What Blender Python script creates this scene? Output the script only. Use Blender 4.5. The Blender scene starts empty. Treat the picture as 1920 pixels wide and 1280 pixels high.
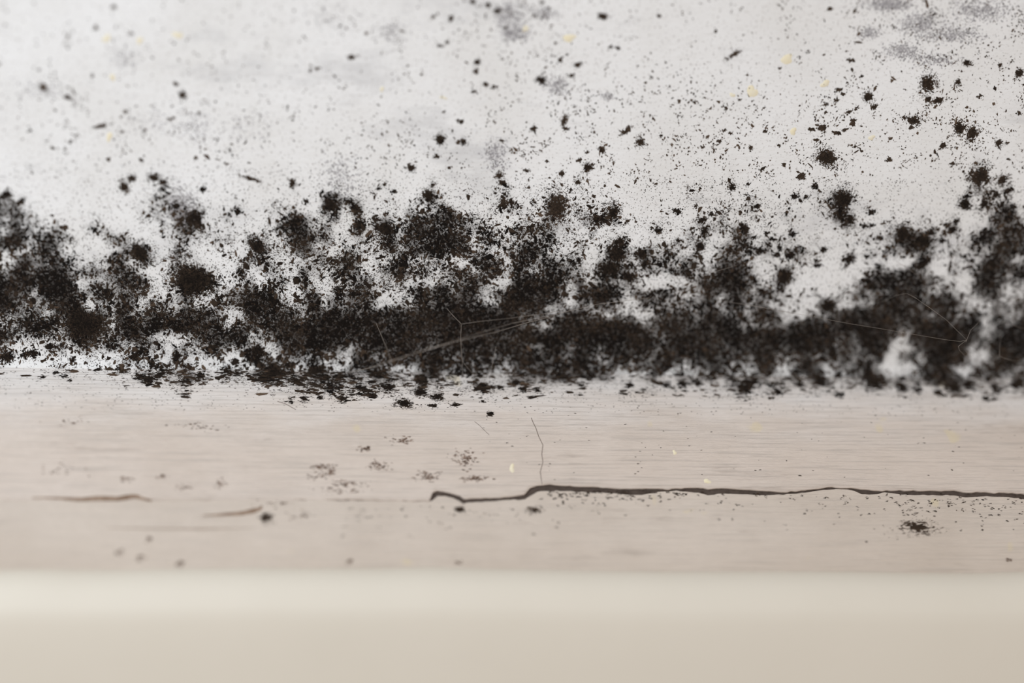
import bpy, math
import numpy as np
from mathutils import Matrix, Vector

# ------------------------------------------------------------------ camera
sc = bpy.context.scene
COL = sc.collection
K = 0.104e-3                 # metres seen by one photo pixel at the focus distance
F = 1920 * 50.0 / 36.0       # focal length in photo pixels
yaw, pitch, roll = math.radians(4.2), math.radians(15.0), math.radians(1.8)
fwd = np.array([math.sin(yaw) * math.cos(pitch), math.cos(yaw) * math.cos(pitch), -math.sin(pitch)])
rt0 = np.array([math.cos(yaw), -math.sin(yaw), 0.0])
up0 = np.cross(rt0, fwd)
RT = math.cos(roll) * rt0 + math.sin(roll) * up0
UP = -math.sin(roll) * rt0 + math.cos(roll) * up0


def ray(px, py):
    px, py = np.asarray(px, float), np.asarray(py, float)
    return (fwd + ((px - 960) / F)[..., None] * RT - ((py - 640) / F)[..., None] * UP)


CAM = -(F + 70) * K * ray(960, 690)     # the foot of the wall below the frame's middle is the origin
cam = bpy.data.cameras.new('camera')
cam.lens, cam.sensor_width = 50.0, 36.0
cam.clip_start, cam.clip_end = 0.005, 50
cam.dof.use_dof = True
cam.dof.focus_distance = F * K
cam.dof.aperture_fstop = 2.1
cam_o = bpy.data.objects.new('camera', cam)
COL.objects.link(cam_o)
M = Matrix(((RT[0], UP[0], -fwd[0], CAM[0]), (RT[1], UP[1], -fwd[1], CAM[1]), (RT[2], UP[2], -fwd[2], CAM[2]), (0, 0, 0, 1)))
cam_o.matrix_world = M
sc.camera = cam_o

# ------------------------------------------------------------------ light
world = bpy.data.worlds.new('room_light')
sc.world = world
world.use_nodes = True
bg = world.node_tree.nodes['Background']
bg.inputs[0].default_value = (1.0, 0.915, 0.85, 1)
bg.inputs[1].default_value = 0.66


def area(name, loc, target, size, power, color):
    l = bpy.data.lights.new(name, 'AREA')
    l.shape, l.size, l.energy, l.color = 'SQUARE', size, power, color
    o = bpy.data.objects.new(name, l)
    COL.objects.link(o)
    o.location = loc
    d = Vector(target) - Vector(loc)
    o.rotation_euler = d.to_track_quat('-Z', 'Y').to_euler()
    return o


area('window_daylight', (-0.30, -0.32, 0.30), (-0.05, 0, 0.03), 0.26, 1.62, (0.78, 0.90, 1.0))

sc.view_settings.view_transform = 'Standard'
sc.view_settings.look = 'None'
sc.view_settings.gamma = 1.0
sc.view_settings.use_curve_mapping = False
sc.view_settings.exposure = 0.0

# ------------------------------------------------------------------ helpers
RNG = np.random.default_rng(11)


def vnoise(x, y, scale, seed):
    """smooth value noise, about -1..1"""
    r = np.random.default_rng(seed)
    n = 512
    g = r.uniform(-1, 1, (n, n))
    u, v = x / scale + 137.3, y / scale + 91.7
    i, j = np.floor(u).astype(int), np.floor(v).astype(int)
    a, b = u - i, v - j
    a, b = a * a * (3 - 2 * a), b * b * (3 - 2 * b)
    i0, i1, j0, j1 = i % n, (i + 1) % n, j % n, (j + 1) % n
    return (g[j0, i0] * (1 - a) + g[j0, i1] * a) * (1 - b) + (g[j1, i0] * (1 - a) + g[j1, i1] * a) * b


# the cross-section (Y, Z): s = arc length, negative up the wall, 0 at the foot of the wall
def at(py, d):
    p = CAM + (F + d) * K * ray(960, py)
    return p[1], p[2]


raw = [at(y, d) for y, d in [(702, 60), (745, 20), (790, -4), (832, -28), (846, -33), (880, -42), (922, -53), (985, -93), (1022, -108),
                             (1062, -115), (1085, -118)]]
WALLTOP, NW = 0.55, 0.0022
ctrl = [(0.0, WALLTOP), (0.0, 0.25), (0.0, 0.1), (0.0, 0.02), (0.0, 0.006), (0.0, NW), (-0.0004, 0.0006), (-0.0010, -0.0003)] + raw
ctrl = np.array(ctrl)


def smooth_profile(p, it=3):
    for _ in range(it):      # corner cutting that keeps the ends
        q = [p[0]]
        for a, b in zip(p[:-1], p[1:]):
            q += [0.75 * a + 0.25 * b, 0.25 * a + 0.75 * b]
        q.append(p[-1])
        p = np.array(q)
    return p


PROF = smooth_profile(ctrl)
seg = np.hypot(*np.diff(PROF, axis=0).T)
S = np.concatenate([[0], np.cumsum(seg)])
S -= S[np.argmin(np.abs(PROF[:, 1]) + np.abs(PROF[:, 0]))]
S_TOP, S_END = S[0], S[-1]
tan = np.gradient(PROF, axis=0)
tan /= np.hypot(tan[:, 0], tan[:, 1])[:, None]
NRM = np.stack([tan[:, 1], -tan[:, 0]], 1)     # towards the room


def surf(x, s, h=0.0):
    """point on the wall / moulding surface, h above it"""
    x, s = np.broadcast_arrays(np.asarray(x, float), np.asarray(s, float))
    ny, nz = np.interp(s, S, NRM[:, 0]), np.interp(s, S, NRM[:, 1])
    return np.stack([x, np.interp(s, S, PROF[:, 0]) + ny * h, np.interp(s, S, PROF[:, 1]) + nz * h], -1)


def pix(p):
    d = p - CAM
    z = d @ fwd
    return 960 + F * (d @ RT) / z, 640 - F * (d @ UP) / z


def locate(px, py):
    """surface coordinates (x, s) seen at a photo pixel"""
    px, py = np.atleast_1d(np.asarray(px, float)), np.atleast_1d(np.asarray(py, float))
    x, s = (px - 960) * K, (py - 690) * K
    for _ in range(14):
        u, v = pix(surf(x, s))
        e = 1e-5
        u1, v1 = pix(surf(x + e, s))
        u2, v2 = pix(surf(x, s + e))
        a, b, c, d = (u1 - u) / e, (u2 - u) / e, (v1 - v) / e, (v2 - v) / e
        det = a * d - b * c
        du, dv = px - u, py - v
        x = x + np.clip((d * du - b * dv) / det, -0.01, 0.01)
        s = np.clip(s + np.clip((-c * du + a * dv) / det, -0.01, 0.01), S_TOP + 1e-4, S_END - 1e-4)
    return x, s


def link(name, me, mat, parent=None, label=None, cat=None, group=None, kind=None):
    o = bpy.data.objects.new(name, me)
    COL.objects.link(o)
    if mat and not me.materials:
        me.materials.append(mat)
    if parent:
        o.parent = parent
    for k, v in (('label', label), ('category', cat), ('group', group), ('kind', kind)):
        if v:
            o[k] = v
    return o


def np_mesh(name, verts, faces, smooth=True, uv=None, tone=None, stain=None):
    """faces: (n,3) or (n,4) int array"""
    me = bpy.data.meshes.new(name)
    faces = np.asarray(faces, np.int32)
    n, k = faces.shape
    me.vertices.add(len(verts))
    me.vertices.foreach_set('co', np.asarray(verts, np.float32).ravel())
    me.loops.add(n * k)
    me.loops.foreach_set('vertex_index', faces.ravel())
    me.polygons.add(n)
    me.polygons.foreach_set('loop_start', np.arange(0, n * k, k, dtype=np.int32))
    me.polygons.foreach_set('use_smooth', np.full(n, smooth))
    if uv is not None:
        lay = me.uv_layers.new(name='surface')
        lay.data.foreach_set('uv', np.asarray(uv, np.float32)[faces.ravel()].ravel())
    if tone is not None:
        at_ = me.attributes.new('tone', 'FLOAT', 'POINT')
        at_.data.foreach_set('value', np.asarray(tone, np.float32))
    if stain is not None:
        at_ = me.attributes.new('stain', 'FLOAT', 'POINT')
        at_.data.foreach_set('value', np.asarray(stain, np.float32))
    me.update(calc_edges=True)
    me.validate()
    return me


# ------------------------------------------------------------------ materials
def new_mat(name):
    m = bpy.data.materials.new(name)
    m.use_nodes = True
    nt = m.node_tree
    b = nt.nodes['Principled BSDF']
    return m, nt, b


def node(nt, typ, **kw):
    n = nt.nodes.new(typ)
    for k, v in kw.items():
        setattr(n, k, v)
    return n


def lk(nt, a, b):
    nt.links.new(a, b)


def noise(nt, vec, scale, detail=4, rough=0.6, dims='2D'):
    n = node(nt, 'ShaderNodeTexNoise', noise_dimensions=dims)
    n.inputs['Scale'].default_value = scale
    n.inputs['Detail'].default_value = detail
    n.inputs['Roughness'].default_value = rough
    lk(nt, vec, n.inputs['Vector'])
    return n.outputs['Fac']


def ramp(nt, fac, stops):
    r = node(nt, 'ShaderNodeValToRGB')
    e = r.color_ramp.elements
    while len(e) < len(stops):
        e.new(0.5)
    for el, (p, c) in zip(e, stops):
        el.position, el.color = p, (c[0], c[1], c[2], 1) if len(c) == 3 else c
    lk(nt, fac, r.inputs['Fac'])
    return r.outputs['Color']


def mapped(nt, sx, sy):
    t = node(nt, 'ShaderNodeUVMap', uv_map='surface')
    m = node(nt, 'ShaderNodeMapping')
    m.inputs['Scale'].default_value = (sx, sy, 1)
    lk(nt, t.outputs[0], m.inputs['Vector'])
    return m.outputs[0]


def mix(nt, fac, a, b, blend='MIX'):
    n = node(nt, 'ShaderNodeMix', data_type='RGBA', blend_type=blend)
    for sock, v in ((n.inputs['Factor'], fac), (n.inputs['A'], a), (n.inputs['B'], b)):
        if hasattr(v, 'is_linked') or isinstance(v, bpy.types.NodeSocket):
            lk(nt, v, sock)
        elif isinstance(v, (int, float)):
            sock.default_value = v
        else:
            sock.default_value = (*v, 1)
    return n.outputs['Result']


def bump(nt, b, height, strength, dist):
    n = node(nt, 'ShaderNodeBump')
    n.inputs['Strength'].default_value = strength
    n.inputs['Distance'].default_value = dist
    lk(nt, height, n.inputs['Height'])
    lk(nt, n.outputs[0], b.inputs['Normal'])


def stained(nt, c):
    """brown stain that the growth has left in the paint"""
    a = node(nt, 'ShaderNodeAttribute', attribute_name='stain')
    return mix(nt, a.outputs['Fac'], c, (0.021, 0.0140, 0.0098))


def wall_material():
    m, nt, b = new_mat('old_white_wall_paint')
    uv = mapped(nt, 1, 1)
    uvs = mapped(nt, 0.35, 1)
    base = mix(nt, ramp(nt, noise(nt, uv, 45, 3), [(0.35, (0, 0, 0)), (0.7, (1, 1, 1))]), (0.80, 0.79, 0.785), (0.745, 0.73, 0.715))
    # greyish damp smears, broken by streaky brush marks
    f1 = ramp(nt, noise(nt, uvs, 60, 5, 0.7), [(0.56, (0, 0, 0)), (0.74, (1, 1, 1))])
    c = mix(nt, f1, base, (0.60, 0.59, 0.59))
    # pinhead dirt
    f2 = ramp(nt, noise(nt, uv, 1900, 2, 0.6), [(0.62, (0, 0, 0)), (0.80, (1, 1, 1))])
    c = mix(nt, f2, c, (0.36, 0.33, 0.31))
    c = stained(nt, c)
    lk(nt, c, b.inputs['Base Color'])
    b.inputs['Roughness'].default_value = 0.5
    b.inputs['Specular IOR Level'].default_value = 0.35
    bump(nt, b, noise(nt, uvs, 900, 5, 0.65), 0.35, 0.0004)
    return m


def trim_material(name, col_a, col_b, grain=0.5, dirt=(0.30, 0.24, 0.20), rim=None):
    m, nt, b = new_mat(name)
    uv = mapped(nt, 1, 1)
    fine = mapped(nt, 0.022, 1)
    mid = mapped(nt, 0.12, 1)
    base = mix(nt, ramp(nt, noise(nt, uv, 40, 3), [(0.3, (0, 0, 0)), (0.7, (1, 1, 1))]), col_a, col_b)
    if rim is not None:  # whiter upper part: wall paint lapping over, plus sheen painted into the colour
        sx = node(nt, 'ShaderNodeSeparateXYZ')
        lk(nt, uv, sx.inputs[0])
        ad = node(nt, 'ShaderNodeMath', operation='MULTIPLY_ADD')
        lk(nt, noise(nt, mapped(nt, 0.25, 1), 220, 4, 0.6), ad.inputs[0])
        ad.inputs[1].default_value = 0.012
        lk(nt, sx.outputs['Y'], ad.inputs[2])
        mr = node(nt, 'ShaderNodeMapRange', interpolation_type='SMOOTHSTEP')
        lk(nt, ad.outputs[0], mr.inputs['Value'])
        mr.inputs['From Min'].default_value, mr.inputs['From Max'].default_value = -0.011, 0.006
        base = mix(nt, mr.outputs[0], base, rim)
    g = noise(nt, fine, 2600, 5, 0.65)
    gf = ramp(nt, g, [(0.50, (0, 0, 0)), (0.72, (grain, grain, grain))])
    c = mix(nt, gf, base, (0.42, 0.37, 0.33))
    g2 = noise(nt, mid, 260, 5, 0.7)
    c = mix(nt, ramp(nt, g2, [(0.62, (0, 0, 0)), (0.80, (0.6, 0.6, 0.6))]), c, dirt)
    y = noise(nt, uv, 120, 2, 0.5)
    c = mix(nt, ramp(nt, y, [(0.74, (0, 0, 0)), (0.79, (0.35, 0.35, 0.35))]), c, (0.74, 0.62, 0.34))
    c = stained(nt, c)
    lk(nt, c, b.inputs['Base Color'])
    b.inputs['Roughness'].default_value = 0.38
    b.inputs['Specular IOR Level'].default_value = 0.5
    bump(nt, b, g, 0.7, 0.00035)
    return m


def plain_material(name, col, rough=0.6, var=None, scale=300):
    m, nt, b = new_mat(name)
    if var:
        t = node(nt, 'ShaderNodeTexCoord')
        f = noise(nt, t.outputs['Object'], scale, 4, 0.6, '3D')
        lk(nt, mix(nt, ramp(nt, f, [(0.3, (0, 0, 0)), (0.7, (1, 1, 1))]), col, var), b.inputs['Base Color'])
    else:
        b.inputs['Base Color'].default_value = (*col, 1)
    b.inputs['Roughness'].default_value = rough
    return m


def mold_material(name, dark, light):
    """tone 0 = thick black growth, 1 = thin brown bloom (colour of the growth itself)"""
    m, nt, b = new_mat(name)
    a = node(nt, 'ShaderNodeAttribute', attribute_name='tone')
    lk(nt, ramp(nt, a.outputs['Fac'], [(0.0, dark), (0.55, [0.6 * d + 0.4 * l for d, l in zip(dark, light)]), (1.0, light)]), b.inputs['Base Color'])
    b.inputs['Roughness'].default_value = 0.9
    b.inputs['Specular IOR Level'].default_value = 0.12
    return m


M_WALL = wall_material()
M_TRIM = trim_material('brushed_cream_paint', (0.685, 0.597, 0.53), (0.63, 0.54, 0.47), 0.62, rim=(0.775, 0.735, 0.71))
M_TRIM2 = trim_material('worn_cream_paint', (0.655, 0.57, 0.495), (0.595, 0.51, 0.435), 0.35)
M_FASCIA = plain_material('smooth_cream_paint', (0.705, 0.652, 0.565), 0.6, (0.68, 0.628, 0.54), 30)
M_RAW = plain_material('bare_brown_wood', (0.050, 0.034, 0.025), 0.85, (0.085, 0.062, 0.05), 900)
M_EDGE = plain_material('broken_paint_edge', (0.42, 0.33, 0.22), 0.8, (0.25, 0.18, 0.12), 1500)
M_MOLD = mold_material('black_mold', (0.0065, 0.0046, 0.0036), (0.105, 0.070, 0.047))
M_GREY = mold_material('grey_mold', (0.12, 0.11, 0.115), (0.48, 0.46, 0.47))
M_BROWN = mold_material('brown_stain', (0.06, 0.032, 0.02), (0.30, 0.21, 0.16))
M_YELLOW = plain_material('yellow_stain', (0.80, 0.70, 0.47), 0.6, (0.79, 0.735, 0.60), 500)
M_WEB = plain_material('dusty_silk', (0.24, 0.205, 0.175), 0.6)

# ------------------------------------------------------------------ where the mold grows
# how much of the wall the growth covers, 20 px cells, rows from y = 340 to 740
G = [
 "1000000110152124" "3231111121151224" "2233310152312135" "1323424331122121" "4331511231114332" "1212210021274541",
 "5410100100212253" "3321123111313166" "5432421464231145" "1425524322112211" "4432224222443476" "1111010102625341",
 "6642001112112344" "6453234114442266" "3733335456533245" "4336744346111123" "2434425233113465" "2400111101304573",
 "6654231233001444" "5763342223477446" "2635546668765432" "3446445666332232" "1435333324311266" "2123124124113875",
 "5755453164433124" "5764233234688564" "3746857876665543" "6565443423322432" "4454562322411135" "3424654646235677",
 "7956764213653311" "4533553653478664" "3445856778974763" "5557434323513334" "5433574443424112" "3343788443378686",
 "5645852231466831" "6522332563558543" "5644567888674535" "6874334247646455" "3524765554552323" "1436676435344787",
 "3586676334773752" "5442125664344566" "8634475455337773" "7767565366546564" "6546764332434124" "2442237323436863",
 "5786785575677312" "5775436336436546" "7634785655674674" "7647765388655546" "8447975237211111" "1376675325268758",
 "8998998244587733" "6997434534636435" "5674554345568533" "8988757465552223" "5688986347111112" "5888787643169755",
 "9765898668666543" "4864466888435646" "7774335778577458" "8888547898466675" "4675775664333234" "6567877465367634",
 "9755688646576466" "4644666988655846" "5763455777887658" "9886635676336655" "5664776645223743" "5578876887434556",
 "6667477866586576" "6877634887765788" "8888888999999888" "8775577545533577" "7687655874235568" "8888776576574656",
 "5678857998489798" "9988646767888899" "9888799998889999" "7655898999885688" "7788865665788888" "8888678988874668",
 "8656557786569744" "4478799556889998" "8888888878888887" "8888999999999678" "7888988998999976" "8997378999865688",
 "5422565665755754" "2656756544677887" "6678888767878878" "8668867778789778" "8886787887899866" "6884257899745888",
 "6444333343346443" "7434323863566555" "4775777797676856" "8877769757866678" "6786665875576666" "5571664898534687",
 "2111244233444556" "4643465478554754" "5778544687676665" "6786777666556764" "4567554773587466" "6731246885356775",
 "2112122011223654" "4664444468565676" "6556654754435534" "6556765664334434" "5563546544547444" "5675545787556546",
 "1000000000111112" "3421111123345556" "5654533643344543" "4432223121324324" "2323463454333333" "2222342247433534",
]
G = np.array([[int(c) for c in r] for r in G], float) / 9.0
# thin scatter higher up, 80 px cells from y = 0 to 320
T = np.array([
 [1, 1, 1, 1, 1, 1, 1, 1, 1, 2, 2, 4, 4, 2, 2, 1, 2, 2, 2, 3, 5, 5, 4, 6],
 [1, 2, 1, 1, 1, 1, 1, 1, 2, 1, 1, 2, 4, 3, 1, 1, 1, 1, 2, 2, 3, 5, 4, 4],
 [1, 2, 1, 2, 2, 1, 1, 1, 2, 1, 1, 3, 3, 4, 3, 5, 5, 4, 2, 5, 5, 5, 5, 5],
 [2, 2, 2, 3, 3, 3, 3, 3, 5, 4, 3, 4, 6, 7, 7, 7, 6, 5, 5, 5, 2, 5, 5, 4]], float) / 9.0


def grid_at(A, px, py, x0, y0, c):
    h, w = A.shape
    px = 1920 * np.abs((px / 1920 + 1) % 2 - 1)      # beyond the photo the growth goes on, mirrored
    u = np.clip((px - x0) / c - 0.5, 0, w - 1.001)
    t = np.clip((py - y0) / c - 0.5, 0, h - 1.001)
    i, j = u.astype(int), t.astype(int)
    a, b = u - i, t - j
    return (A[j, i] * (1 - a) + A[j, i + 1] * a) * (1 - b) + (A[j + 1, i] * (1 - a) + A[j + 1, i + 1] * a) * b


def cover(px, py):
    # ragged outlines: look the cells up at slightly wandering places
    qx = px + 5 * vnoise(px, py, 13, 31) + 3 * vnoise(px, py, 6, 32)
    qy = py + 4 * vnoise(px, py, 11, 33) + 2.5 * vnoise(px, py, 5, 34)
    g = grid_at(G, qx, qy, 0, 340, 20)
    t = grid_at(T, qx, qy, 0, 0, 80)
    n = 1.1 * vnoise(px, py, 11, 41) + 1.0 * vnoise(px, py, 5, 42) + 0.6 * vnoise(px, py, 22, 43)
    c = 1 / (1 + np.exp(-(9.5 * (g - 0.58) + n)))
    c *= np.clip(g / 0.14, 0, 1) ** 1.3
    lo = 0.105 * t * np.clip(0.5 + 1.3 * vnoise(px, py, 16, 44) + 0.9 * vnoise(px, py, 45, 45), 0, 3)
    k = np.clip((py - 325) / 40, 0, 1)
    c = c * k + lo * (1 - k)
    c = c * np.clip((2680 - np.abs(px - 960) - 960) / 120, 0, 1)
    # ragged lower hem of the growth
    return c * np.clip((752 + 8 * vnoise(px, px * 0, 60, 46) - py) / 22, 0, 1)



def film(px, py):
    """how strongly the paint itself is stained by the growth: softer than the growth"""
    g = grid_at(G, px + 4 * vnoise(px, py, 12, 31), py + 3 * vnoise(px, py, 11, 33), 0, 340, 20)
    c = 1 / (1 + np.exp(-(10.5 * (g - 0.63) + 1.2 * vnoise(px, py, 12, 41) + 0.5 * vnoise(px, py, 6, 42))))
    return c * np.clip(g / 0.2, 0, 1) * np.clip((py - 330) / 40, 0, 1) * np.clip((745 - py) / 30, 0, 1) * np.clip((2680 - np.abs(px - 960) - 960) / 120, 0, 1)


# ------------------------------------------------------------------ structure
def column_xs(fine):
    return np.unique(np.concatenate([np.linspace(-0.5, -0.19, 24), np.arange(-0.19, 0.19, fine), np.linspace(0.19, 0.5, 24)]))


def sheet(name, xs, s_rows, h=0.0, back=None):
    """grid over the profile: s_rows is (rows,) or (rows, columns)"""
    s_rows = np.asarray(s_rows, float)
    if s_rows.ndim == 1:
        s_rows = np.repeat(s_rows[:, None], len(xs), 1)
    R, C = s_rows.shape
    X = np.repeat(xs[None], R, 0)
    v = surf(X, s_rows, h).reshape(-1, 3)
    uv = np.stack([X, -s_rows], -1).reshape(-1, 2)
    idx = np.arange(R * C).reshape(R, C)
    f = np.stack([idx[:-1, :-1], idx[1:, :-1], idx[1:, 1:], idx[:-1, 1:]], -1).reshape(-1, 4)
    return v, f, uv, idx


S_FOOT = 0.0008
# crack between the two runs of moulding, traced as (x, upper edge, lower edge)
CRACK = [(-400, 938, 939), (100, 937, 938), (560, 936, 937), (640, 935.5, 938), (760, 936.5, 939.5), (806, 937, 940), (811, 922, 939), (820, 918, 931),
         (835, 921, 930), (850, 924, 934), (862, 928, 939), (869, 934, 944), (880, 934, 941), (915, 933, 939), (950, 930, 936), (984, 926, 936),
         (994, 914, 929), (1008, 909, 920), (1030, 907, 919), (1060, 910, 919), (1100, 912, 921), (1150, 914, 924), (1203, 916, 928),
         (1215, 914, 925), (1235, 915, 921), (1255, 917, 920), (1268, 914, 919), (1285, 914, 921), (1310, 912.5, 922), (1328, 916, 928),
         (1345, 914, 924), (1365, 915, 924), (1390, 917, 926), (1420, 919, 927), (1470, 920, 926.5), (1500, 919, 924), (1530, 915, 920),
         (1560, 912, 916), (1590, 914, 917), (1602, 914, 919), (1616, 917, 926), (1640, 918, 926), (1660, 918, 922), (1672, 918, 924),
         (1692, 918, 926), (1740, 918, 927), (1790, 919, 928), (1815, 921, 931), (1835, 921, 929), (1865, 922, 930), (1890, 922, 931),
         (1920, 925, 935), (2100, 930, 938), (2400, 934, 940)]
cr = np.array(CRACK, float)
cxu, csu = locate(cr[:, 0], cr[:, 1])
cxl, csl = locate(cr[:, 0], cr[:, 2])
XS = column_xs(0.0003)
jag = lambda seed, amp: amp * (0.6 * vnoise(XS, XS * 0, 0.0009, seed) + 0.4 * vnoise(XS, XS * 0, 0.0025, seed + 1))
EU = np.interp(XS, cxu, csu) + jag(5, 0.00021)
EL = np.maximum(np.interp(XS, cxl, csl) + 0.00012 * np.clip((XS + 0.012) / 0.006, 0, 1) + jag(8, 0.00017), EU + 0.00008)

# wall
s_film = locate([960], [330])[1][0]
rows = np.unique(np.concatenate([S[S < s_film], np.arange(s_film, S_FOOT, 0.0003), S[(S > -0.004) & (S < S_FOOT)], [S_FOOT]]))
xw = column_xs(0.00035)
v, f, uv, idx = sheet('wall', xw, rows)
nb = len(v)
back = np.array([[xw[0], 0.03, WALLTOP], [xw[-1], 0.03, WALLTOP], [xw[0], 0.03, -0.01], [xw[-1], 0.03, -0.01]])
me = np_mesh('wall', v, f, True, uv, None, 0.975 * film(*pix(v)))
wall = link('wall_back', me, M_WALL, kind='structure', label='white plaster wall spotted with black mold')
wall['category'] = 'wall'
so = wall.modifiers.new('thickness', 'SOLIDIFY')
so.thickness, so.offset = 0.02, -1


def moulding(name, s_from, s_to, mat, lip_from, lip_to, label, nrow=40):
    """a run of moulding whose edges curl down into the crack"""
    t = (np.linspace(0, 1, nrow) ** 1.5)[:, None]
    s0 = np.broadcast_to(s_from, XS.shape)
    s1 = np.broadcast_to(s_to, XS.shape)
    sr = s0[None] * (1 - t) + s1[None] * t
    v, f, uv, idx = sheet(name, XS, sr)
    V, FF, UV = [v], [f], [uv]
    n = len(v)
    C = len(XS)
    for flag, row, s_e, sgn in ((lip_from, idx[0], s0, -1), (lip_to, idx[-1], s1, 1)):
        if not flag:
            continue
        prev = row
        for ds, dh in ((0.00006, -0.00008), (0.00009, -0.0009)):
            V.append(surf(XS, s_e + sgn * ds, dh))
            UV.append(np.stack([XS, -s_e], -1))
            cur = n + np.arange(C)
            n += C
            q = np.stack([prev[:-1], cur[:-1], cur[1:], prev[1:]], -1)
            FF.append(q if sgn > 0 else q[:, ::-1])
            prev = cur
    V = np.concatenate(V)
    me = np_mesh(name, V, np.concatenate(FF), True, np.concatenate(UV), None, 0.975 * film(*pix(V)))
    o = link(name, me, mat, kind='structure', label=label)
    o['category'] = 'moulding'
    return o


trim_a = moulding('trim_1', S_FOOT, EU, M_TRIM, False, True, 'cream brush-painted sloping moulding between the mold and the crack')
trim_b = moulding('trim_2', EL, S_END, M_TRIM2, True, False, 'worn cream moulding strip below the long crack')

# bare wood showing inside the crack
w = [EU - 0.0016, EU, EL, EL + 0.0016]
v, f, uv, idx = sheet('bare', XS, np.array(w), -0.0005)
raw_o = link('bare_wood', np_mesh('bare_wood', v, f, True, uv), M_RAW, parent=trim_b, label='dark brown bare wood inside the long crack')

# fascia below: rounded nose that stands proud of the moulding
pe = np.array([PROF[-1][0], PROF[-1][1]])
fy = at(1092, -222)
pts = np.array([at(1067, -60), at(1068, -108), at(1071, -124), at(1079, -140), at(1096, -158), at(1125, -172), at(1165, -182),
                [at(1165, -182)[0] - 0.0002, at(1165, -182)[1] - 0.02], [at(1165, -182)[0] - 0.0002, -0.16]])
pts = smooth_profile(pts, 2)
xf = column_xs(0.002)
arc = np.concatenate([[0], np.cumsum(np.hypot(*np.diff(pts, axis=0).T))])
V = np.stack([np.repeat(xf[None], len(pts), 0), np.repeat(pts[:, :1], len(xf), 1), np.repeat(pts[:, 1:], len(xf), 1)], -1)
wob = 0.0006 * vnoise(V[..., 0], V[..., 0] * 0, 0.03, 21) + 0.0003 * vnoise(V[..., 0], V[..., 0] * 0, 0.012, 22)
V[..., 2] += wob
ix = np.arange(V.shape[0] * V.shape[1]).reshape(V.shape[:2])
ff = np.stack([ix[:-1, :-1], ix[1:, :-1], ix[1:, 1:], ix[:-1, 1:]], -1).reshape(-1, 4)
fas = link('trim_3', np_mesh('fascia', V.reshape(-1, 3), ff, True, np.stack([V[..., 0], -np.repeat(arc[:, None], len(xf), 1)], -1).reshape(-1, 2)),
           M_FASCIA, kind='structure', label='smooth cream board front along the bottom')
fas['category'] = 'board'


# ------------------------------------------------------------------ mold
def specks(x, s, r, tone, rng, sides=6, stretch=0.55, lift=0.35, origin=None, h0=3e-5):
    """ragged little domes of growth at surface coordinates (x, s), radius r metres"""
    n = len(x)
    ang = rng.uniform(0, 2 * np.pi, (n, 1)) + np.arange(sides)[None] * 2 * np.pi / sides + rng.uniform(-0.35, 0.35, (n, sides))
    rad = r[:, None] * rng.uniform(0.45, 1.5, (n, sides))
    st = 1 + stretch * rng.uniform(-1, 1, (n, 1))
    dx, dy = rad * np.cos(ang) * st, rad * np.sin(ang) / st
    th = rng.uniform(0, np.pi, (n, 1))
    on_trim = (s > 0.0006)[:, None]
    st = np.where(on_trim, 1.45 + 0.3 * st, st)
    dx, dy = np.where(on_trim, rad * np.cos(ang) * st, dx), np.where(on_trim, rad * np.sin(ang) / st, dy)
    th = np.where(on_trim, 0.12 * (th - 1.57), th)
    ex, es = dx * np.cos(th) - dy * np.sin(th), dx * np.sin(th) + dy * np.cos(th)
    hh = h0 * rng.uniform(0.6, 1.6, n)
    rim = surf(x[:, None] + ex, s[:, None] + es, hh[:, None] * 0.5)
    top = surf(x, s, hh + lift * np.minimum(r, 0.0003))
    v = np.concatenate([top[:, None], rim], 1).reshape(-1, 3)
    if origin is not None:
        v = v - origin
    base = (np.arange(n) * (sides + 1))[:, None]
    i = np.arange(sides)[None]
    f = np.stack([np.broadcast_to(base, (n, sides)), base + 1 + (i + 1) % sides, base + 1 + i], -1).reshape(-1, 3)
    return v, f, np.repeat(tone, sides + 1)


def join(parts):
    V, Fs, T, n = [], [], [], 0
    for v, f, t in parts:
        V.append(v), Fs.append(f + n), T.append(t)
        n += len(v)
    return np.concatenate(V), np.concatenate(Fs), np.concatenate(T)


def scatter(count, s0, s1, rng, rfun, cfun, tfun, sides, x0=-0.185, x1=0.185, **kw):
    x = rng.uniform(x0, x1, count)
    s = rng.uniform(s0, s1, count)
    px, py = pix(surf(x, s))
    r = rfun(count) * K
    c = np.clip(cfun(px, py), 0, 0.97)
    area_ = (x1 - x0) * (s1 - s0)
    mean = np.mean(0.62 * np.pi * r ** 2)
    want = -np.log(1 - c) / mean * area_ / count
    keep = rng.uniform(0, 1, count) < want
    x, s, r, c = x[keep], s[keep], r[keep], c[keep]
    px, py = px[keep], py[keep]
    return specks(x, s, r, tfun(c, px, py, len(x)), rng, sides, **kw)


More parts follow.
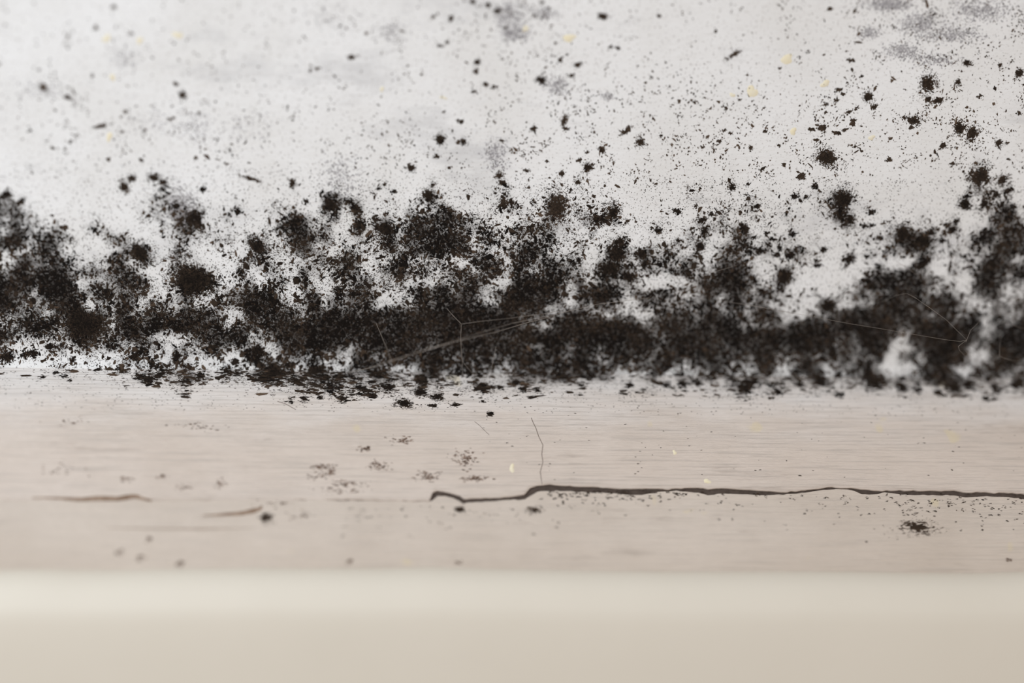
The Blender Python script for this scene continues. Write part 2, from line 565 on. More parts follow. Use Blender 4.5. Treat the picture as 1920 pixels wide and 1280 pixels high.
_, s_lo = locate([960], [775])
_, s_band = locate([960], [322])
_, s_tp = locate([960], [-250])
s_lo, s_band, s_tp = s_lo[0], s_band[0], s_tp[0]
rng = np.random.default_rng(3)
tone_band = lambda c, px, py, n: np.clip(0.56 - 0.80 * c + rng.normal(0, 0.2, n) + 0.2 * vnoise(px, py, 30, 51), 0, 1)
coarse = scatter(396000, s_band, s_lo, rng, lambda n: rng.gamma(4, 0.42, n) + 0.7, lambda a, b: 0.72 * np.clip(cover(a, b) - 0.02, 0, 1), tone_band, 6)
fine = scatter(800000, s_band, s_lo, rng, lambda n: rng.uniform(0.5, 1.25, n), lambda a, b: 0.55 * cover(a, b) ** 0.8 + 0.012, tone_band, 4)
s_h0 = locate([960], [640])[1][0]
hem = scatter(79000, s_h0, s_lo, rng, lambda n: rng.gamma(4, 0.6, n) + 1.4,
              lambda p, q: 0.42 * np.clip(cover(p, q) * 1.6, 0, 1) * np.clip((q - 650) / 25, 0, 1) * (vnoise(p, q, 7, 61) > -0.1), tone_band, 7)
v, f, t = join([coarse, fine, hem])
link('mold_growth', np_mesh('mold_growth', v, f, False, None, t), M_MOLD, kind='stuff', cat='mold',
     label='dense band of black mold growing along the foot of the white wall')
up_t = lambda c, px, py, n: np.clip(rng.normal(0.72, 0.22, n), 0, 1)
a = scatter(178000, s_tp, s_band, rng, lambda n: rng.uniform(0.7, 1.9, n), cover, up_t, 5)
b = scatter(90000, s_tp, s_band, rng, lambda n: rng.gamma(3, 0.4, n) + 0.9, lambda p, q: 0.45 * cover(p, q), up_t, 6)
v, f, t = join([a, b])
link('mold_specks', np_mesh('mold_specks', v, f, False, None, t), M_MOLD, kind='stuff', cat='mold',
     label='thin scatter of tiny mold specks high on the white wall')
print('specks', len(coarse[1]) // 6, len(fine[1]) // 4, len(a[1]) // 5, len(b[1]) // 6)


def colony_mesh(px, py, rx, ry, rot, dens, tone, seed, squash=1.0):
    """one colony: a thick heart, ragged grains around it, thin outliers"""
    rng = np.random.default_rng(seed)
    x, s = locate([px], [py])
    x, s = x[0], s[0]
    # the photo foreshortens the surface: stretch the colony along s accordingly
    e = 1e-4
    u0, v0 = pix(surf(x, s))
    u1, v1 = pix(surf(x, s + e))
    fore = abs(v1 - v0) / (e / K)
    o = surf(x, s)
    A, B = rx * K, ry * K / max(fore, 0.3)
    ca, sa = math.cos(rot), math.sin(rot)

    def place(rr, th):
        p, q = rr * np.cos(th) * A, rr * np.sin(th) * B
        return x + p * ca - q * sa, s + p * sa + q * ca
    parts = []
    lump = lambda th, k: 1 + 0.28 * np.sin(2 * th + k) + 0.2 * np.sin(3 * th + 2.1 * k) + 0.14 * np.sin(5 * th + 0.7 * k)
    k0 = rng.uniform(0, 6)
    n = int(max(16, dens * 1.5 * rx * ry / 1.9))
    th = rng.uniform(0, 2 * np.pi, n)
    rr = np.abs(rng.normal(0, 0.56, n)) ** 0.9 * lump(th, k0)
    xx, ss = place(rr, th)
    r = (rng.gamma(3, 0.34, n) + 0.65) * K * np.clip(1.3 - 0.5 * rr, 0.4, 1.3) * (0.8 + 0.022 * min(rx, 14))
    tn = np.clip(tone + 0.25 * rr + rng.normal(0, 0.12, n), 0, 1)
    parts.append(specks(xx, ss, r, tn, rng, 6, 0.6, origin=o))
    m = int(n * 0.9)
    th = rng.uniform(0, 2 * np.pi, m)
    rr = rng.uniform(0.55, 1.55, m) * lump(th, k0)
    xx, ss = place(rr, th)
    parts.append(specks(xx, ss, rng.uniform(0.45, 1.1, m) * K, np.clip(tone + 0.35 + rng.normal(0, 0.15, m), 0, 1), rng, 5, 0.6, origin=o))
    v, f, t = join(parts)
    return np_mesh('colony', v, f, False, None, t), o


DOWN = 0.0
COLONIES = [
 # x, y, rx, ry, rotation, density, tone, label
 (826, 262, 10, 10, 0, 2.2, 0.0, 'round black mold dot alone on white wall, left and above the twin dots'),
 (869, 265, 6, 7, 0, 2.0, 0.1, 'small dark mold dot just right of the round black dot high on the wall'),
 (864, 228, 6, 4, 0, 2.0, 0.2, 'tiny brown mold dot above the round black dot on the upper wall'),
 (819, 293, 5, 5, 0, 2.0, 0.2, 'tiny brown mold dot directly under the round black dot on the upper wall'),
 (772, 315, 8, 6, 0, 2.0, 0.1, 'small dark star-shaped mold dot, lowest of the four left of the wall middle'),
 (937, 329, 9, 6, 0, 1.8, 0.2, 'brown mold dot, upper of the stacked pair near the wall middle'),
 (941, 342, 9, 5, 0, 1.9, 0.1, 'brown mold dot, lower of the stacked pair near the wall middle'),
 (945, 381, 10, 11, 0, 0.8, 0.3, 'loose brown mold tuft below the stacked pair of dots'),
 (1015, 150, 10, 7, -0.3, 2.0, 0.0, 'blurry black mold fleck near the top middle of the wall'),
 (895, 116, 6, 5, 0, 2.0, 0.15, 'blurry dark mold dot, upper left of the black fleck at the top'),
 (892, 134, 6, 6, 0, 1.0, 0.4, 'faint grey-brown mold dot right under a darker one near the top'),
 (932, 20, 6, 5, 0, 2.0, 0.15, 'blurry dark mold dot at the top edge, right of two paler dots'),
 (915, 9, 5, 6, 0, 1.6, 0.3, 'blurry brown mold dot touching the top edge, middle of three'),
 (886, 3, 5, 4, 0, 1.6, 0.3, 'blurry reddish mold dot cut by the top edge'),
 (846, 34, 5, 5, 0, 1.6, 0.35, 'pale blurred mold dot near the top edge, left of the darker three'),
 (1131, 30, 11, 5, 0.15, 1.6, 0.25, 'flat dark mold smear near the top edge, right of the middle'),
 (1083, 121, 8, 5, -0.3, 1.5, 0.3, 'brown mold fleck up and right of the black fleck at the top middle'),
 (1058, 226, 6, 14, 0.25, 1.2, 0.25, 'upright ragged brown mold streak in the upper middle'),
 (1175, 244, 15, 4, -0.75, 1.2, 0.3, 'thin slanting mold streak right of the upright brown streak'),
 (1200, 266, 10, 8, 0, 1.4, 0.2, 'ragged dark mold tuft at the lower right of the thin slanting streak'),
 (1129, 281, 7, 6, 0, 2.0, 0.1, 'small dark mold dot left of the ragged tuft in the upper middle'),
 (1102, 314, 11, 9, 0, 1.9, 0.05, 'dark mold dot below and left of the small dot in the upper middle'),
 (1083, 341, 6, 4, 0, 2.0, 0.1, 'tiny dark mold dot under the larger dark dot right of the middle'),
 (1053, 326, 6, 5, 0, 1.6, 0.2, 'tiny brown mold dot above the big rust-brown colony'),
 (1045, 388, 21, 23, 0.2, 1.0, 0.30, 'large rust-brown speckled mold colony right of the wall middle'),
 (1150, 400, 12, 13, 0.3, 1.8, 0.02, 'black mold blot with a spur, right of the rust-brown colony'),
 (1120, 410, 13, 6, 0.1, 1.3, 0.1, 'flat dark mold blot between the rust-brown colony and the spurred blot'),
 (1550, 295, 22, 17, 0.2, 1.9, 0.04, 'large isolated black mold colony on the right part of the wall'),
 (1580, 374, 17, 19, 0.0, 1.7, 0.04, 'large dark mold colony, topmost of a descending trio on the right'),
 (1574, 402, 10, 8, 0, 1.8, 0.05, 'small dark mold colony, middle of the descending trio on the right'),
 (1593, 412, 8, 11, 0, 1.8, 0.05, 'upright dark mold colony, right-hand one of the descending trio'),
 (1740, 158, 20, 18, 0, 1.0, 0.12, 'hollow ring-like dark mold colony in the upper right'),
 (1760, 188, 11, 6, -0.2, 1.8, 0.1, 'flat dark mold fleck just under the ring-like colony'),
 (1741, 186, 5, 6, 0, 1.8, 0.1, 'small dark mold dot under the ring-like colony, left of the flat fleck'),
 (1628, 181, 11, 10, 0, 1.5, 0.1, 'square-looking dark mold tuft left of the ring-like colony'),
 (1639, 200, 8, 5, -0.4, 1.5, 0.15, 'slanting mold fleck below the square-looking tuft'),
 (1813, 118, 8, 6, 0, 2.0, 0.1, 'blurry dark mold dot above and right of the ring-like colony'),
 (1797, 154, 6, 6, 0, 1.8, 0.2, 'small mold dot right of the ring-like colony'),
 (1911, 137, 9, 8, -0.4, 2.0, 0.05, 'dark mold dot touching the right edge, uppermost there'),
 (1713, 225, 17, 12, 0.2, 0.8, 0.15, 'loose many-grained mold cluster below the ring-like colony'),
 (1799, 240, 13, 12, 0, 1.9, 0.05, 'black mold colony, left one of the touching pair on the far right'),
 (1823, 250, 13, 15, 0.2, 1.5, 0.1, 'brown-black mold colony, right one of the touching pair on the far right'),
 (1872, 268, 8, 8, 0, 1.6, 0.15, 'small mold dot right of the touching pair of colonies'),
 (1768, 273, 8, 6, -0.5, 1.3, 0.2, 'small loose mold fleck left below the touching pair'),
 (1838, 331, 24, 20, -0.5, 1.6, 0.06, 'large slanting black mold colony on the far right'),
 (1880, 337, 12, 9, -0.3, 1.6, 0.1, 'mold tuft right of the large slanting colony on the far right'),
 (1889, 358, 12, 5, -0.5, 1.5, 0.15, 'thin slanting mold fleck under the tuft on the far right'),
 (1867, 365, 8, 7, 0, 1.7, 0.1, 'small dark mold dot below the large slanting colony'),
 (1845, 381, 7, 13, 0.35, 1.7, 0.08, 'upright double mold dot below the large slanting colony'),
 (1809, 383, 12, 9, 0.1, 2.1, 0.02, 'solid black mold dot lower left of the large slanting colony'),
 (1730, 452, 22, 11, -0.2, 2.4, 0.0, 'solid black elongated mold blot at the right, above the pale patch'),
 (1692, 438, 15, 14, 0, 1.7, 0.05, 'rounded dark mold blot left of the solid elongated blot'),
 (1785, 431, 8, 7, 0, 2.2, 0.0, 'small greenish-black mold dot right of the solid elongated blot'),
 (1732, 493, 22, 5, -0.55, 2.0, 0.03, 'curved black mold streak below the solid elongated blot'),
 (1373, 351, 7, 7, 0, 1.8, 0.1, 'small dark mold dot alone above the brown clouds right of centre'),
 (1419, 386, 7, 4, 0, 1.8, 0.1, 'tiny dark mold dot right of centre, below the lone small dot'),
 (1316, 413, 10, 5, -0.6, 1.9, 0.05, 'slanting black mold fleck, upper of two right of centre'),
 (1321, 433, 6, 10, 0.15, 2.1, 0.02, 'upright black mold fleck, lower of two right of centre'),
 (1397, 430, 8, 9, 0, 2.0, 0.03, 'black mold dot on the upper rim of the brown cloud'),
 (1313, 461, 10, 7, 0, 2.0, 0.05, 'black mold dot left of the brown cloud'),
 (1470, 518, 15, 17, 0.4, 2.0, 0.04, 'isolated four-lobed black mold blot in the pale gap right of centre'),
 (1592, 486, 12, 9, -0.5, 2.1, 0.03, 'slanting dark mold blot in the pale gap, right of the four-lobed blot'),
 (1544, 468, 7, 5, -0.2, 2.0, 0.05, 'small dark mold dot above the pale gap right of centre'),
 (1553, 573, 17, 10, -0.1, 2.4, 0.0, 'oval black mold blot at the lower end of the pale gap'),
 (1156, 476, 14, 16, 0.1, 2.6, 0.0, 'dense black mold blot, upper of the overlapping pair right of the middle'),
 (1142, 503, 18, 11, 0.05, 2.5, 0.02, 'dense black mold blot, lower of the overlapping pair right of the middle'),
 (1164, 453, 8, 8, -0.5, 1.8, 0.05, 'small dark spur above the overlapping pair of black blots'),
 (1203, 476, 14, 9, -0.1, 2.0, 0.03, 'flat black mold blot right of the overlapping pair'),
 (1180, 519, 13, 10, 0.3, 2.2, 0.0, 'black mold blot lower right of the overlapping pair'),
 (1208, 495, 8, 9, 0.2, 1.9, 0.03, 'small black mold blot under the flat one right of the overlapping pair'),
 (363, 407, 17, 15, 0, 2.0, 0.02, 'round dark mold colony in the upper left of the band'),
 (360, 524, 34, 26, 0.1, 2.4, 0.0, 'broad black round mold colony in the left of the band'),
 (160, 605, 36, 28, 0.1, 2.5, 0.0, 'broadest black mold colony, low on the left'),
 (482, 461, 14, 13, 0, 2.4, 0.0, 'compact black mold colony in clear wall, left of centre'),
 (262, 474, 14, 18, -0.4, 1.9, 0.03, 'dark leaning mold colony in the left of the band'),
 (620, 385, 15, 12, 0, 1.7, 0.06, 'ragged dark mold colony at the top of the band, left of centre'),
 (802, 366, 12, 10, -0.8, 1.6, 0.1, 'brown leaning mold fleck at the top of the band near the middle'),
 (247, 334, 8, 6, 0, 1.8, 0.15, 'small brown mold dot, left one of the row above the left band'),
 (288, 333, 13, 7, 0.1, 1.8, 0.1, 'dark mold fleck, middle of the row above the left band'),
 (232, 351, 9, 8, 0, 1.6, 0.25, 'reddish brown mold dot, lowest of the row above the left band'),
 (305, 341, 7, 5, 0, 1.8, 0.15, 'small brown mold dot, right one of the row above the left band'),
 (342, 178, 7, 6, 0, 2.0, 0.2, 'blurry brown mold dot alone in the upper left'),
 (330, 158, 5, 4, 0, 1.5, 0.4, 'faint tiny mold dot above the lone brown dot in the upper left'),
 (82, 165, 10, 7, 0.2, 1.0, 0.5, 'faint grey blurred smudge of mold at the far left, higher one'),
 (127, 182, 7, 5, 0, 1.6, 0.35, 'grey blurred mold dot at the far left, lower one'),
 (548, 344, 6, 9, 0, 1.7, 0.15, 'small upright mold fleck above the band, left of centre'),
 (470, 335, 24, 3, 0.32, 1.0, 0.3, 'long thin brown streak slanting down above the left band'),
 (190, 236, 13, 4, -0.3, 1.3, 0.4, 'blurred slanting brown streak in the upper left'),
 (660, 107, 8, 5, -0.3, 1.5, 0.4, 'blurred grey mold dot in the upper left of the middle'),
 (1376, 102, 16, 4, -0.5, 1.2, 0.35, 'thin slanting brown streak in the upper right of the middle'),
 (14, 364, 9, 7, 0, 1.8, 0.1, 'dark blurred mold dot at the left edge above the band'),
 (484, 658, 15, 12, 0, 2.0, 0.02, 'round black mold blot under the band, left of the middle'),
 (332, 666, 9, 9, 0, 1.9, 0.03, 'small round black mold blot under the band on the left'),
 (512, 697, 19, 12, 0, 2.3, 0.0, 'black mold mound at the wall foot, left of the middle'),
 (592, 695, 15, 7, 0, 2.2, 0.02, 'flat black mold mound at the wall foot, right of the taller mound'),
 (758, 756, 15, 8, 0, 2.4, 0.0, 'black mold tuft on the moulding, lowest of the group in the middle'),
 (788, 735, 12, 7, 0, 2.4, 0.0, 'black mold tuft on the moulding, above the lowest tuft'),
 (820, 744, 13, 7, 0, 1.7, 0.02, 'ring-shaped black mold tuft on the moulding with a pale middle'),
 (811, 760, 11, 3, 0, 1.7, 0.1, 'thin flat mold fleck under the ring-shaped tuft'),
 (852, 759, 10, 3, 0, 1.8, 0.1, 'thin flat mold fleck right of the ring-shaped tuft'),
 (919, 776, 6, 4, 0, 1.8, 0.1, 'tiny dark mold fleck alone on the moulding near the middle'),
 (790, 714, 12, 10, 0, 1.5, 0.15, 'grey-black mold tuft at the wall foot under the cobweb'),
 (905, 722, 12, 5, 0, 2.0, 0.03, 'flat black mold fleck on the moulding, right of the ring-shaped tuft'),
 (969, 717, 11, 5, 0, 2.1, 0.03, 'flat black mold fleck at the wall foot below the middle'),
 (1720, 988, 34, 15, 0.12, 0.5, 0.5, 'dark mold smudge alone on the strip below the crack'),
 (863, 955, 9, 5, 0, 1.8, 0.35, 'small dark dot just under the crack near its left end'),
 (500, 971, 11, 7, 0, 1.6, 0.4, 'small dark blurred dot at the end of the left brown scratch'),
 (1002, 956, 12, 8, 0, 0.6, 0.5, 'loose brown specks under the bend of the crack'),
]
for i, (px, py, rx, ry, rot, dens, tone, lab) in enumerate(COLONIES):
    if py < 345:         # the higher colonies are thinner and browner
        rx, ry, tone = rx * 0.92, ry * 0.92, tone + 0.14
    me, o = colony_mesh(px, py, rx, ry, rot, dens, tone, 100 + i)
    ob = link('mold_colony', me, M_MOLD, label=lab, cat='mold', group='single mold colonies')
    ob.location = Vector(o)

# unnamed dots and flecks too many to single out
DOTS = [(813, 31, 4), (948, 52, 4), (838, 80, 4), (824, 86, 4), (887, 172, 4), (910, 158, 5), (925, 163, 5), (1063, 102, 3), (1050, 112, 5), (1072, 142, 5),
        (1145, 88, 4), (1160, 90, 4), (1235, 30, 4), (1000, 242, 6), (1061, 242, 5), (1101, 285, 3), (1085, 300, 5), (987, 320, 5), (1026, 302, 4),
        (1572, 168, 6), (1580, 176, 5), (1568, 188, 5), (1548, 197, 4), (1590, 210, 4), (1605, 205, 4), (1600, 225, 5), (1598, 232, 5), (1583, 244, 5),
        (1567, 249, 6), (1520, 243, 5), (1531, 262, 5), (1540, 240, 9), (1603, 275, 4), (1503, 331, 9), (1528, 349, 8), (1512, 369, 5), (1787, 307, 5),
        (1695, 220, 5), (1707, 239, 5), (1888, 268, 4), (1890, 298, 3), (1838, 180, 4), (1875, 122, 4), (1911, 212, 5), (1668, 300, 6), (1470, 308, 4),
        (1434, 246, 4), (1460, 272, 4), (1408, 277, 5), (1370, 250, 4), (1358, 244, 4), (1302, 192, 4), (1362, 203, 4), (1316, 276, 4), (1348, 265, 5),
        (1596, 113, 5), (1463, 128, 3), (265, 300, 4), (203, 298, 5), (368, 296, 4), (100, 278, 5), (180, 52, 6), (215, 12, 6), (318, 223, 5), (246, 62, 5),
        (228, 248, 4), (104, 207, 4), (372, 211, 5), (597, 128, 4), (305, 355, 7), (380, 354, 7), (332, 387, 9), (445, 395, 8), (574, 377, 6), (42, 375, 6),
        (738, 358, 6), (652, 378, 7), (667, 390, 8), (675, 420, 12), (725, 430, 16), (710, 353, 4), (1270, 395, 8), (1233, 432, 8), (1335, 402, 6), (1402, 345, 4),
        (1490, 369, 7), (1437, 437, 5), (1486, 440, 8), (1413, 445, 5), (1447, 448, 6), (1440, 458, 6), (1425, 470, 9), (1480, 480, 11), (1455, 478, 8), (1532, 497, 7),
        (1633, 398, 8), (1620, 423, 6), (1636, 422, 6), (1650, 447, 6), (1774, 421, 5), (1793, 415, 7), (1746, 435, 9), (1766, 451, 6), (1808, 481, 6), (1822, 489, 6),
        (1618, 526, 7), (1625, 480, 5), (642, 748, 8), (730, 726, 9), (680, 728, 9), (938, 726, 6), (922, 725, 7), (980, 729, 9), (1008, 731, 6), (905, 752, 4),
        (1108, 704, 8), (1060, 706, 7), (1090, 722, 6), (1180, 722, 7), (1250, 722, 8), (1280, 720, 10), (1310, 718, 9), (1398, 727, 15), (1460, 735, 8),
        (1540, 716, 12), (1500, 722, 9), (1575, 740, 8), (1640, 717, 22), (1690, 724, 12), (1720, 730, 9), (1760, 735, 8), (1815, 722, 12), (1865, 725, 10),
        (1905, 722, 12), (1850, 747, 8), (1790, 727, 12), (375, 702, 10), (345, 715, 8), (555, 714, 10), (425, 696, 9), (445, 700, 7), (620, 725, 9),
        (280, 712, 12), (225, 692, 8), (185, 692, 6), (120, 705, 6), (105, 698, 6), (80, 706, 5), (15, 670, 12), (48, 663, 8), (65, 662, 9), (135, 676, 6),
        (255, 668, 10), (285, 682, 10), (300, 702, 10), (262, 704, 8), (132, 713, 4), (570, 748, 8), (545, 752, 5), (600, 745, 6), (700, 740, 9)]
parts = []
rng = np.random.default_rng(77)
for x, y, r in DOTS:
    cx, cs = locate([x], [y])
    n = int(8 + r * r * 1.1)
    far = y < 300 and x < 720
    n = max(4, n // 2) if far else n
    ang, rr = rng.uniform(0, 2 * np.pi, n), np.abs(rng.normal(0, 0.55, n)) * r * K
    flat = 0.75 if y < 660 else 1.15
    tn = np.clip((0.8 if far else 0.55 if y < 340 else 0.12) + rng.normal(0, 0.12, n), 0, 1)
    parts.append(specks(cx + rr * np.cos(ang) * 1.15, cs + rr * np.sin(ang) * flat, (rng.gamma(3, 0.27, n) + 0.5) * K * (0.75 + 0.05 * min(r, 12)), tn, rng, 6, 0.6))
v, f, t = join(parts)
link('mold_dots', np_mesh('mold_dots', v, f, False, None, t), M_MOLD, kind='stuff', cat='mold',
     label='countless small black mold dots and flecks strewn between the larger colonies')


# grey bloom (soft smears near the top), brown pitting on the mouldings, dirt below the crack
def patch(spots, mat, name, label, size, seed, cat, t0=0.5, ts=0.25, stretch=0.5, many=1):
    rng = np.random.default_rng(seed)
    P = []
    for x, y, rx, ry, n in spots:
        cx, cs = locate([x], [y])
        u0, v0 = pix(surf(cx, cs))
        u1, v1 = pix(surf(cx, cs + 1e-4))
        fore = float(abs(v1 - v0)[0] / (1e-4 / K))
        n = int(n * many)
        xx, ss = cx + rng.normal(0, 0.5, n) * rx * K, cs + rng.normal(0, 0.5, n) * ry * K / max(fore, 0.3)
        P.append(specks(xx, ss, rng.uniform(*size, n) * K, np.clip(rng.normal(t0, ts, n), 0, 1), rng, 6, stretch))
    v, f, t = join(P)
    link(name, np_mesh(name, v, f, False, None, t), mat, kind='stuff', label=label, cat=cat)


patch([(955, 30, 30, 28, 150), (965, 62, 26, 14, 120), (1020, 25, 28, 14, 60), (1045, 160, 22, 20, 80), (1665, 8, 45, 14, 220), (1725, 45, 40, 22, 180),
       (1840, 20, 60, 22, 200), (1690, 95, 34, 14, 110), (1790, 65, 60, 18, 160), (1630, 62, 22, 10, 60), (1750, 112, 50, 12, 90), (735, 60, 30, 25, 50),
       (620, 30, 60, 30, 40), (340, 385, 30, 40, 200), (640, 330, 40, 40, 120), (300, 230, 60, 30, 40), (80, 170, 60, 25, 50), (930, 290, 22, 30, 110),
       (1140, 180, 14, 8, 25), (370, 240, 30, 30, 50), (460, 240, 50, 40, 40), (230, 110, 25, 25, 40)],
      M_GREY, 'grey_mold_bloom', 'soft grey mold bloom smeared across the upper wall', (0.5, 1.7), 5, 'mold', 0.75, 0.25, 0.5, 3.2)
patch([(683, 841, 10, 5, 30), (755, 825, 26, 8, 60), (708, 873, 20, 9, 60), (800, 892, 24, 9, 70), (873, 860, 26, 16, 90), (890, 897, 24, 5, 60), (655, 906, 34, 7, 50),
       (602, 875, 22, 6, 50), (621, 884, 6, 5, 25), (598, 892, 30, 8, 30), (240, 898, 16, 6, 20), (305, 893, 8, 4, 15), (410, 906, 14, 8, 30), (345, 913, 14, 5, 18),
       (150, 790, 30, 6, 20), (370, 800, 60, 8, 30), (640, 920, 60, 8, 40), (560, 965, 30, 8, 30), (520, 945, 30, 8, 20), (120, 880, 40, 14, 20),
       (225, 1036, 8, 6, 22), (263, 1045, 7, 6, 20), (338, 1057, 7, 6, 18), (279, 1011, 7, 5, 14), (655, 1052, 6, 6, 16), (860, 1055, 10, 6, 10), (1893, 1050, 6, 6, 14)],
      M_BROWN, 'brown_pitting', 'faint brown pits and rubbed spots on the cream mouldings', (0.7, 2.0), 6, 'stain', 0.55, 0.3)
strip = []
r7 = np.random.default_rng(7)
for _ in range(170):
    x = r7.uniform(1010, 1920)
    y = 926 + abs(r7.normal(0, 34))
    if x < 1350:
        y = 922 + abs(r7.normal(0, 26))
    strip.append((x, y, 3, 2, int(r7.integers(1, 5))))
for _ in range(60):
    strip.append((r7.uniform(1680, 1915), 935 + abs(r7.normal(0, 22)), 4, 2, int(r7.integers(2, 7))))
for _ in range(70):
    strip.append((r7.uniform(1010, 1290), 921 + abs(r7.normal(0, 7)), 5, 2, int(r7.integers(2, 7))))
for _ in range(60):
    strip.append((r7.uniform(640, 1010), 950 + abs(r7.normal(0, 22)), 6, 3, int(r7.integers(1, 4))))
for _ in range(110):
    strip.append((r7.uniform(900, 1920), r7.uniform(745, 900), 2, 1, 1))
patch(strip, M_MOLD, 'dirt_specks', 'tiny dark dirt specks peppered over the mouldings around the crack', (0.5, 1.5), 8, 'dirt', 0.45, 0.25)


# ------------------------------------------------------------------ small parts of the wall and mouldings
def blotch(px, py, rx, ry, rot, seed, mat, parent, name, label=None):
    """thin flake of colour with a ragged rim and a little thickness"""
    rng = np.random.default_rng(seed)
    x, s = locate([px], [py])
    n = 22
    th = np.linspace(0, 2 * np.pi, n, endpoint=False)
    rad = 1 + 0.25 * np.sin(2 * th + rng.uniform(0, 6)) + 0.15 * np.sin(3 * th + rng.uniform(0, 6)) + rng.uniform(-0.08, 0.08, n)
    p, q = rad * np.cos(th) * rx * K, rad * np.sin(th) * ry * K
    ex, es = p * math.cos(rot) - q * math.sin(rot), p * math.sin(rot) + q * math.cos(rot)
    v = np.concatenate([surf(x, s, 4e-5), surf(x + ex * 0.9, s + es * 0.9, 4e-5), surf(x + ex, s + es, -1e-5)])
    i = np.arange(n)
    j = (i + 1) % n
    f = np.concatenate([np.stack([np.zeros(n, int), 1 + j, 1 + i], -1), np.stack([1 + i, 1 + j, 1 + n + j], -1), np.stack([1 + i, 1 + n + j, 1 + n + i], -1)])
    return link(name, np_mesh(name, v, f, True), mat, parent=parent, label=label)


for i, (x, y, rx, ry, rot) in enumerate([(1067, 71, 13, 6, 0.1), (985, 54, 5, 7, 0), (1475, 111, 14, 7, -0.3), (1410, 172, 9, 12, 0.5), (1547, 157, 9, 6, -0.2), (1487, 246, 7, 6, 0),
                                         (1373, 178, 5, 4, 0), (1634, 258, 7, 4, 0), (716, 167, 4, 4, 0), (831, 183, 6, 3, 0.2), (200, 72, 7, 7, 0), (333, 66, 8, 6, 0), (205, 256, 5, 8, 0),
                                         (262, 76, 6, 5, 0), (211, 145, 5, 5, 0), (960, 878, 5, 7, 0), (1326, 902, 7, 4, 0), (1265, 848, 4, 4, 0)]):
    blotch(x, y, rx, ry, rot, 300 + i, M_YELLOW, wall if y < 700 else trim_a, 'yellow_stain', 'pale yellow paint stain')
blotch(388, 294, 7, 3, 0.45, 330, M_BROWN, wall, 'brown_husk', 'tiny rice-shaped brown husk')


def ribbon(pts, width, mat, parent, name, label, seed=1, h=3e-5, wid=None):
    """line lying on the surface: narrow raised ribbon through photo points"""
    pts = np.array(pts, float)
    t = np.linspace(0, len(pts) - 1, (len(pts) - 1) * 10 + 1)
    px, py = np.interp(t, np.arange(len(pts)), pts[:, 0]), np.interp(t, np.arange(len(pts)), pts[:, 1])
    px, py = px + 0.6 * vnoise(t, t * 0, 0.8, seed), py + 0.6 * vnoise(t, t * 0, 0.7, seed + 1)
    x, s = locate(px, py)
    w = width * K * (np.interp(t, np.arange(len(pts)), wid) if wid is not None else np.ones(len(t)))
    d = np.stack([np.gradient(x), np.gradient(s)], -1)
    d /= np.hypot(d[:, 0], d[:, 1])[:, None] + 1e-12
    a = surf(x - d[:, 1] * w / 2, s + d[:, 0] * w / 2, 0)
    m = surf(x, s, h)
    b = surf(x + d[:, 1] * w / 2, s - d[:, 0] * w / 2, 0)
    n = len(t)
    v = np.concatenate([a, m, b])
    i = np.arange(n - 1)
    f = np.concatenate([np.stack([i, i + 1, n + i + 1, n + i], -1), np.stack([n + i, n + i + 1, 2 * n + i + 1, 2 * n + i], -1)])
    return link(name, np_mesh(name, v, f, True), mat, parent=parent, label=label)


M_LINE = plain_material('crack_line', (0.16, 0.12, 0.10), 0.9)
M_SEAM = plain_material('seam_brown', (0.15, 0.085, 0.05), 0.9, (0.36, 0.26, 0.19), 900)
ribbon([(996, 783), (1004, 800), (1010, 818), (1018, 834), (1016, 852), (1018, 866), (1013, 884), (1016, 907)], 1.3, M_LINE, trim_a, 'hairline_crack',
       'thin upright hairline crack meeting the long crack', 3)
ribbon([(520, 752), (535, 757), (555, 768)], 1.2, M_LINE, trim_a, 'hairline_crack', None, 6)
ribbon([(890, 790), (905, 803), (918, 815)], 0.9, M_LINE, trim_a, 'hairline_crack', None, 8)
ribbon([(60, 933), (110, 934), (150, 936), (180, 934), (220, 934), (250, 930), (268, 934), (284, 938)], 11, M_SEAM, trim_a, 'paint_gap',
       'blurred brown gap in the paint at the far left', 11, 2e-5, [0.25, 0.5, 0.8, 1, 0.9, 1, 0.55, 0.4])
ribbon([(380, 966), (420, 965), (455, 962), (475, 957), (487, 954), (492, 948)], 9, M_SEAM, trim_b, 'paint_gap', 'blurred brown gap below the first, curling up at its end', 14, 2e-5,
       [0.2, 0.6, 0.9, 1.1, 0.8, 0.3])
ribbon([(200, 990), (280, 991), (380, 991), (480, 989)], 4, M_SEAM, trim_b, 'paint_gap', None, 15, 1e-5, [0.2, 0.4, 0.5, 0.1])


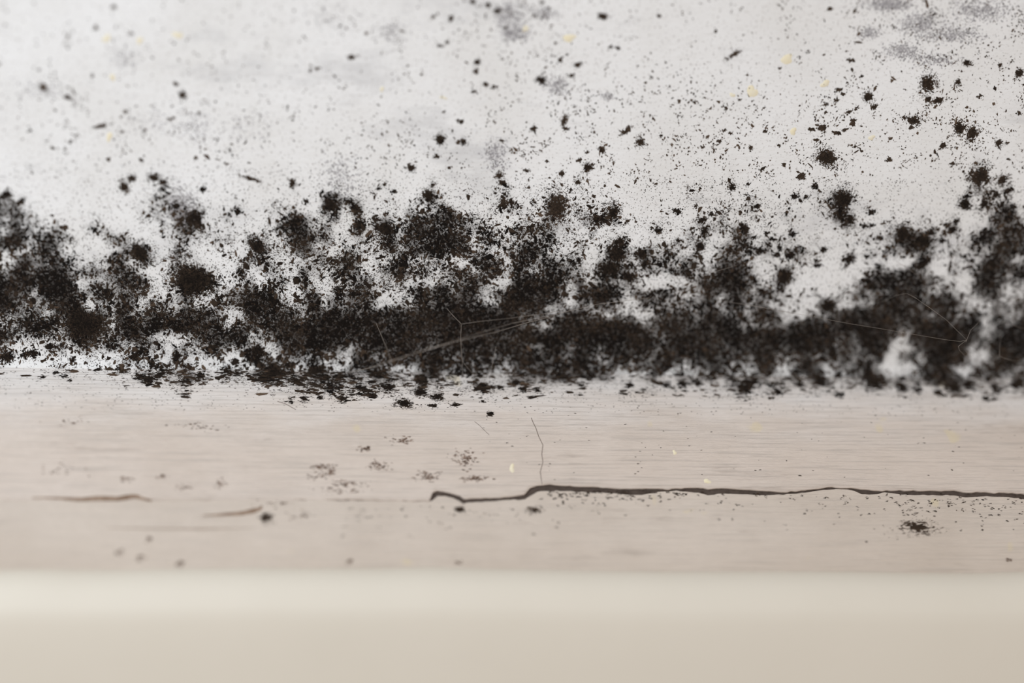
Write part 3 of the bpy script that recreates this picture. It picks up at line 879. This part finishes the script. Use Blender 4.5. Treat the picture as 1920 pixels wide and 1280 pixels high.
# ------------------------------------------------------------------ cobwebs
def silk(pts, r_px, parent, seed):
    """thread through (x, y, lift mm): lift brings it off the surface towards the room"""
    pts = np.array(pts, float)
    m = len(pts)
    t = np.linspace(0, m - 1, (m - 1) * 8 + 1)
    px, py, lf = (np.interp(t, np.arange(m), pts[:, k]) for k in range(3))
    px, py = px + 0.5 * vnoise(t, t * 0, 0.7, seed), py + 0.5 * vnoise(t, t * 0, 0.9, seed + 3)
    x, s = locate(px, py)
    base = surf(x, s)
    d = CAM - base
    d /= np.linalg.norm(d, axis=1)[:, None]
    c = base + d * (lf * 1e-3)[:, None]
    tg = np.gradient(c, axis=0)
    tg /= np.linalg.norm(tg, axis=1)[:, None]
    e1 = np.cross(tg, [0.31, 0.8, 0.5])
    e1 /= np.linalg.norm(e1, axis=1)[:, None]
    e2 = np.cross(tg, e1)
    n, k = len(t), 5
    rr = 0.52 * r_px * K * (1 + 0.35 * vnoise(t, t * 0, 0.25, seed + 5))
    a = np.arange(k) * 2 * np.pi / k
    v = c[:, None] + rr[:, None, None] * (np.cos(a)[None, :, None] * e1[:, None] + np.sin(a)[None, :, None] * e2[:, None])
    i, j = np.meshgrid(np.arange(n - 1), np.arange(k), indexing='ij')
    f = np.stack([i * k + j, i * k + (j + 1) % k, (i + 1) * k + (j + 1) % k, (i + 1) * k + j], -1).reshape(-1, 4)
    return link('silk_thread', np_mesh('silk_thread', v.reshape(-1, 3), f, True), M_WEB, parent=parent)


def cobweb(threads, label, seed):
    e = bpy.data.objects.new('cobweb', None)
    COL.objects.link(e)
    e.empty_display_size = 0.005
    e['label'], e['category'], e['group'] = label, 'cobweb', 'cobwebs over the mold'
    for i, (pts, r) in enumerate(threads):
        silk(pts, r, e, seed + 10 * i)


cobweb([([(838, 578, 0), (850, 592, 4), (865, 607, 7)], 1.0),
        ([(865, 607, 7), (864, 625, 7), (864, 645, 7), (865, 672, 4), (870, 681, 3), (880, 692, 1.5), (893, 706, 0)], 0.75),
        ([(866, 660, 6), (867, 680, 3), (867, 704, 0)], 0.5),
        ([(866, 607, 7), (900, 602, 8), (960, 596, 9), (1020, 588, 5), (1060, 580, 0)], 0.55),
        ([(655, 698, 0), (690, 690, 8), (722, 680, 14), (760, 668, 14), (810, 652, 13), (870, 636, 12), (930, 622, 10), (985, 606, 6), (1040, 592, 0)], 1.0),
        ([(733, 676, 13), (800, 655, 13), (880, 630, 12), (960, 606, 9), (1040, 590, 7), (1120, 570, 5), (1220, 558, 0)], 0.7),
        ([(705, 605, 0), (715, 628, 6), (726, 655, 10), (734, 676, 13)], 0.9),
        ([(930, 650, 8), (925, 672, 5), (919, 704, 0)], 0.7)],
       'dusty cobweb threads fanning across the mold below the wall middle', 500)
cobweb([([(1350, 563, 0), (1400, 571, 5), (1460, 582, 9), (1530, 594, 11), (1600, 608, 12), (1700, 624, 12), (1770, 636, 12), (1800, 640, 12), (1813, 637, 12)], 0.5),
        ([(1700, 548, 0), (1722, 562, 9), (1745, 578, 11), (1775, 600, 12), (1795, 620, 12), (1811, 636, 12)], 0.5),
        ([(1811, 640, 12), (1820, 618, 11), (1832, 607, 8), (1845, 596, 0)], 0.6),
        ([(1813, 637, 12), (1797, 649, 12), (1799, 656, 11), (1815, 671, 6), (1825, 680, 0)], 0.6),
        ([(1640, 572, 0), (1680, 554, 4), (1700, 550, 6), (1722, 562, 9)], 0.4)],
       'thin cobweb with a long straight thread over the mold at the right', 600)
cobweb([([(1876, 628, 0), (1875, 650, 8), (1874, 668, 10), (1862, 676, 6), (1848, 681, 0)], 0.5),
        ([(1874, 668, 10), (1890, 673, 9), (1925, 682, 0)], 0.5),
        ([(1874, 603, 0), (1900, 610, 8), (1940, 622, 0)], 0.5)],
       'small cobweb threads at the right edge of the mold', 700)
cobweb([([(1318, 517, 0), (1345, 508, 4), (1383, 497, 0)], 0.5)], 'single pale silk thread across the brown cloud right of centre', 720)
cobweb([([(1680, 489, 0), (1700, 502, 4), (1722, 516, 0)], 0.55), ([(1832, 540, 0), (1840, 548, 4), (1852, 559, 0)], 0.5)],
       'pair of short pale silk hairs above the long-threaded cobweb', 730)
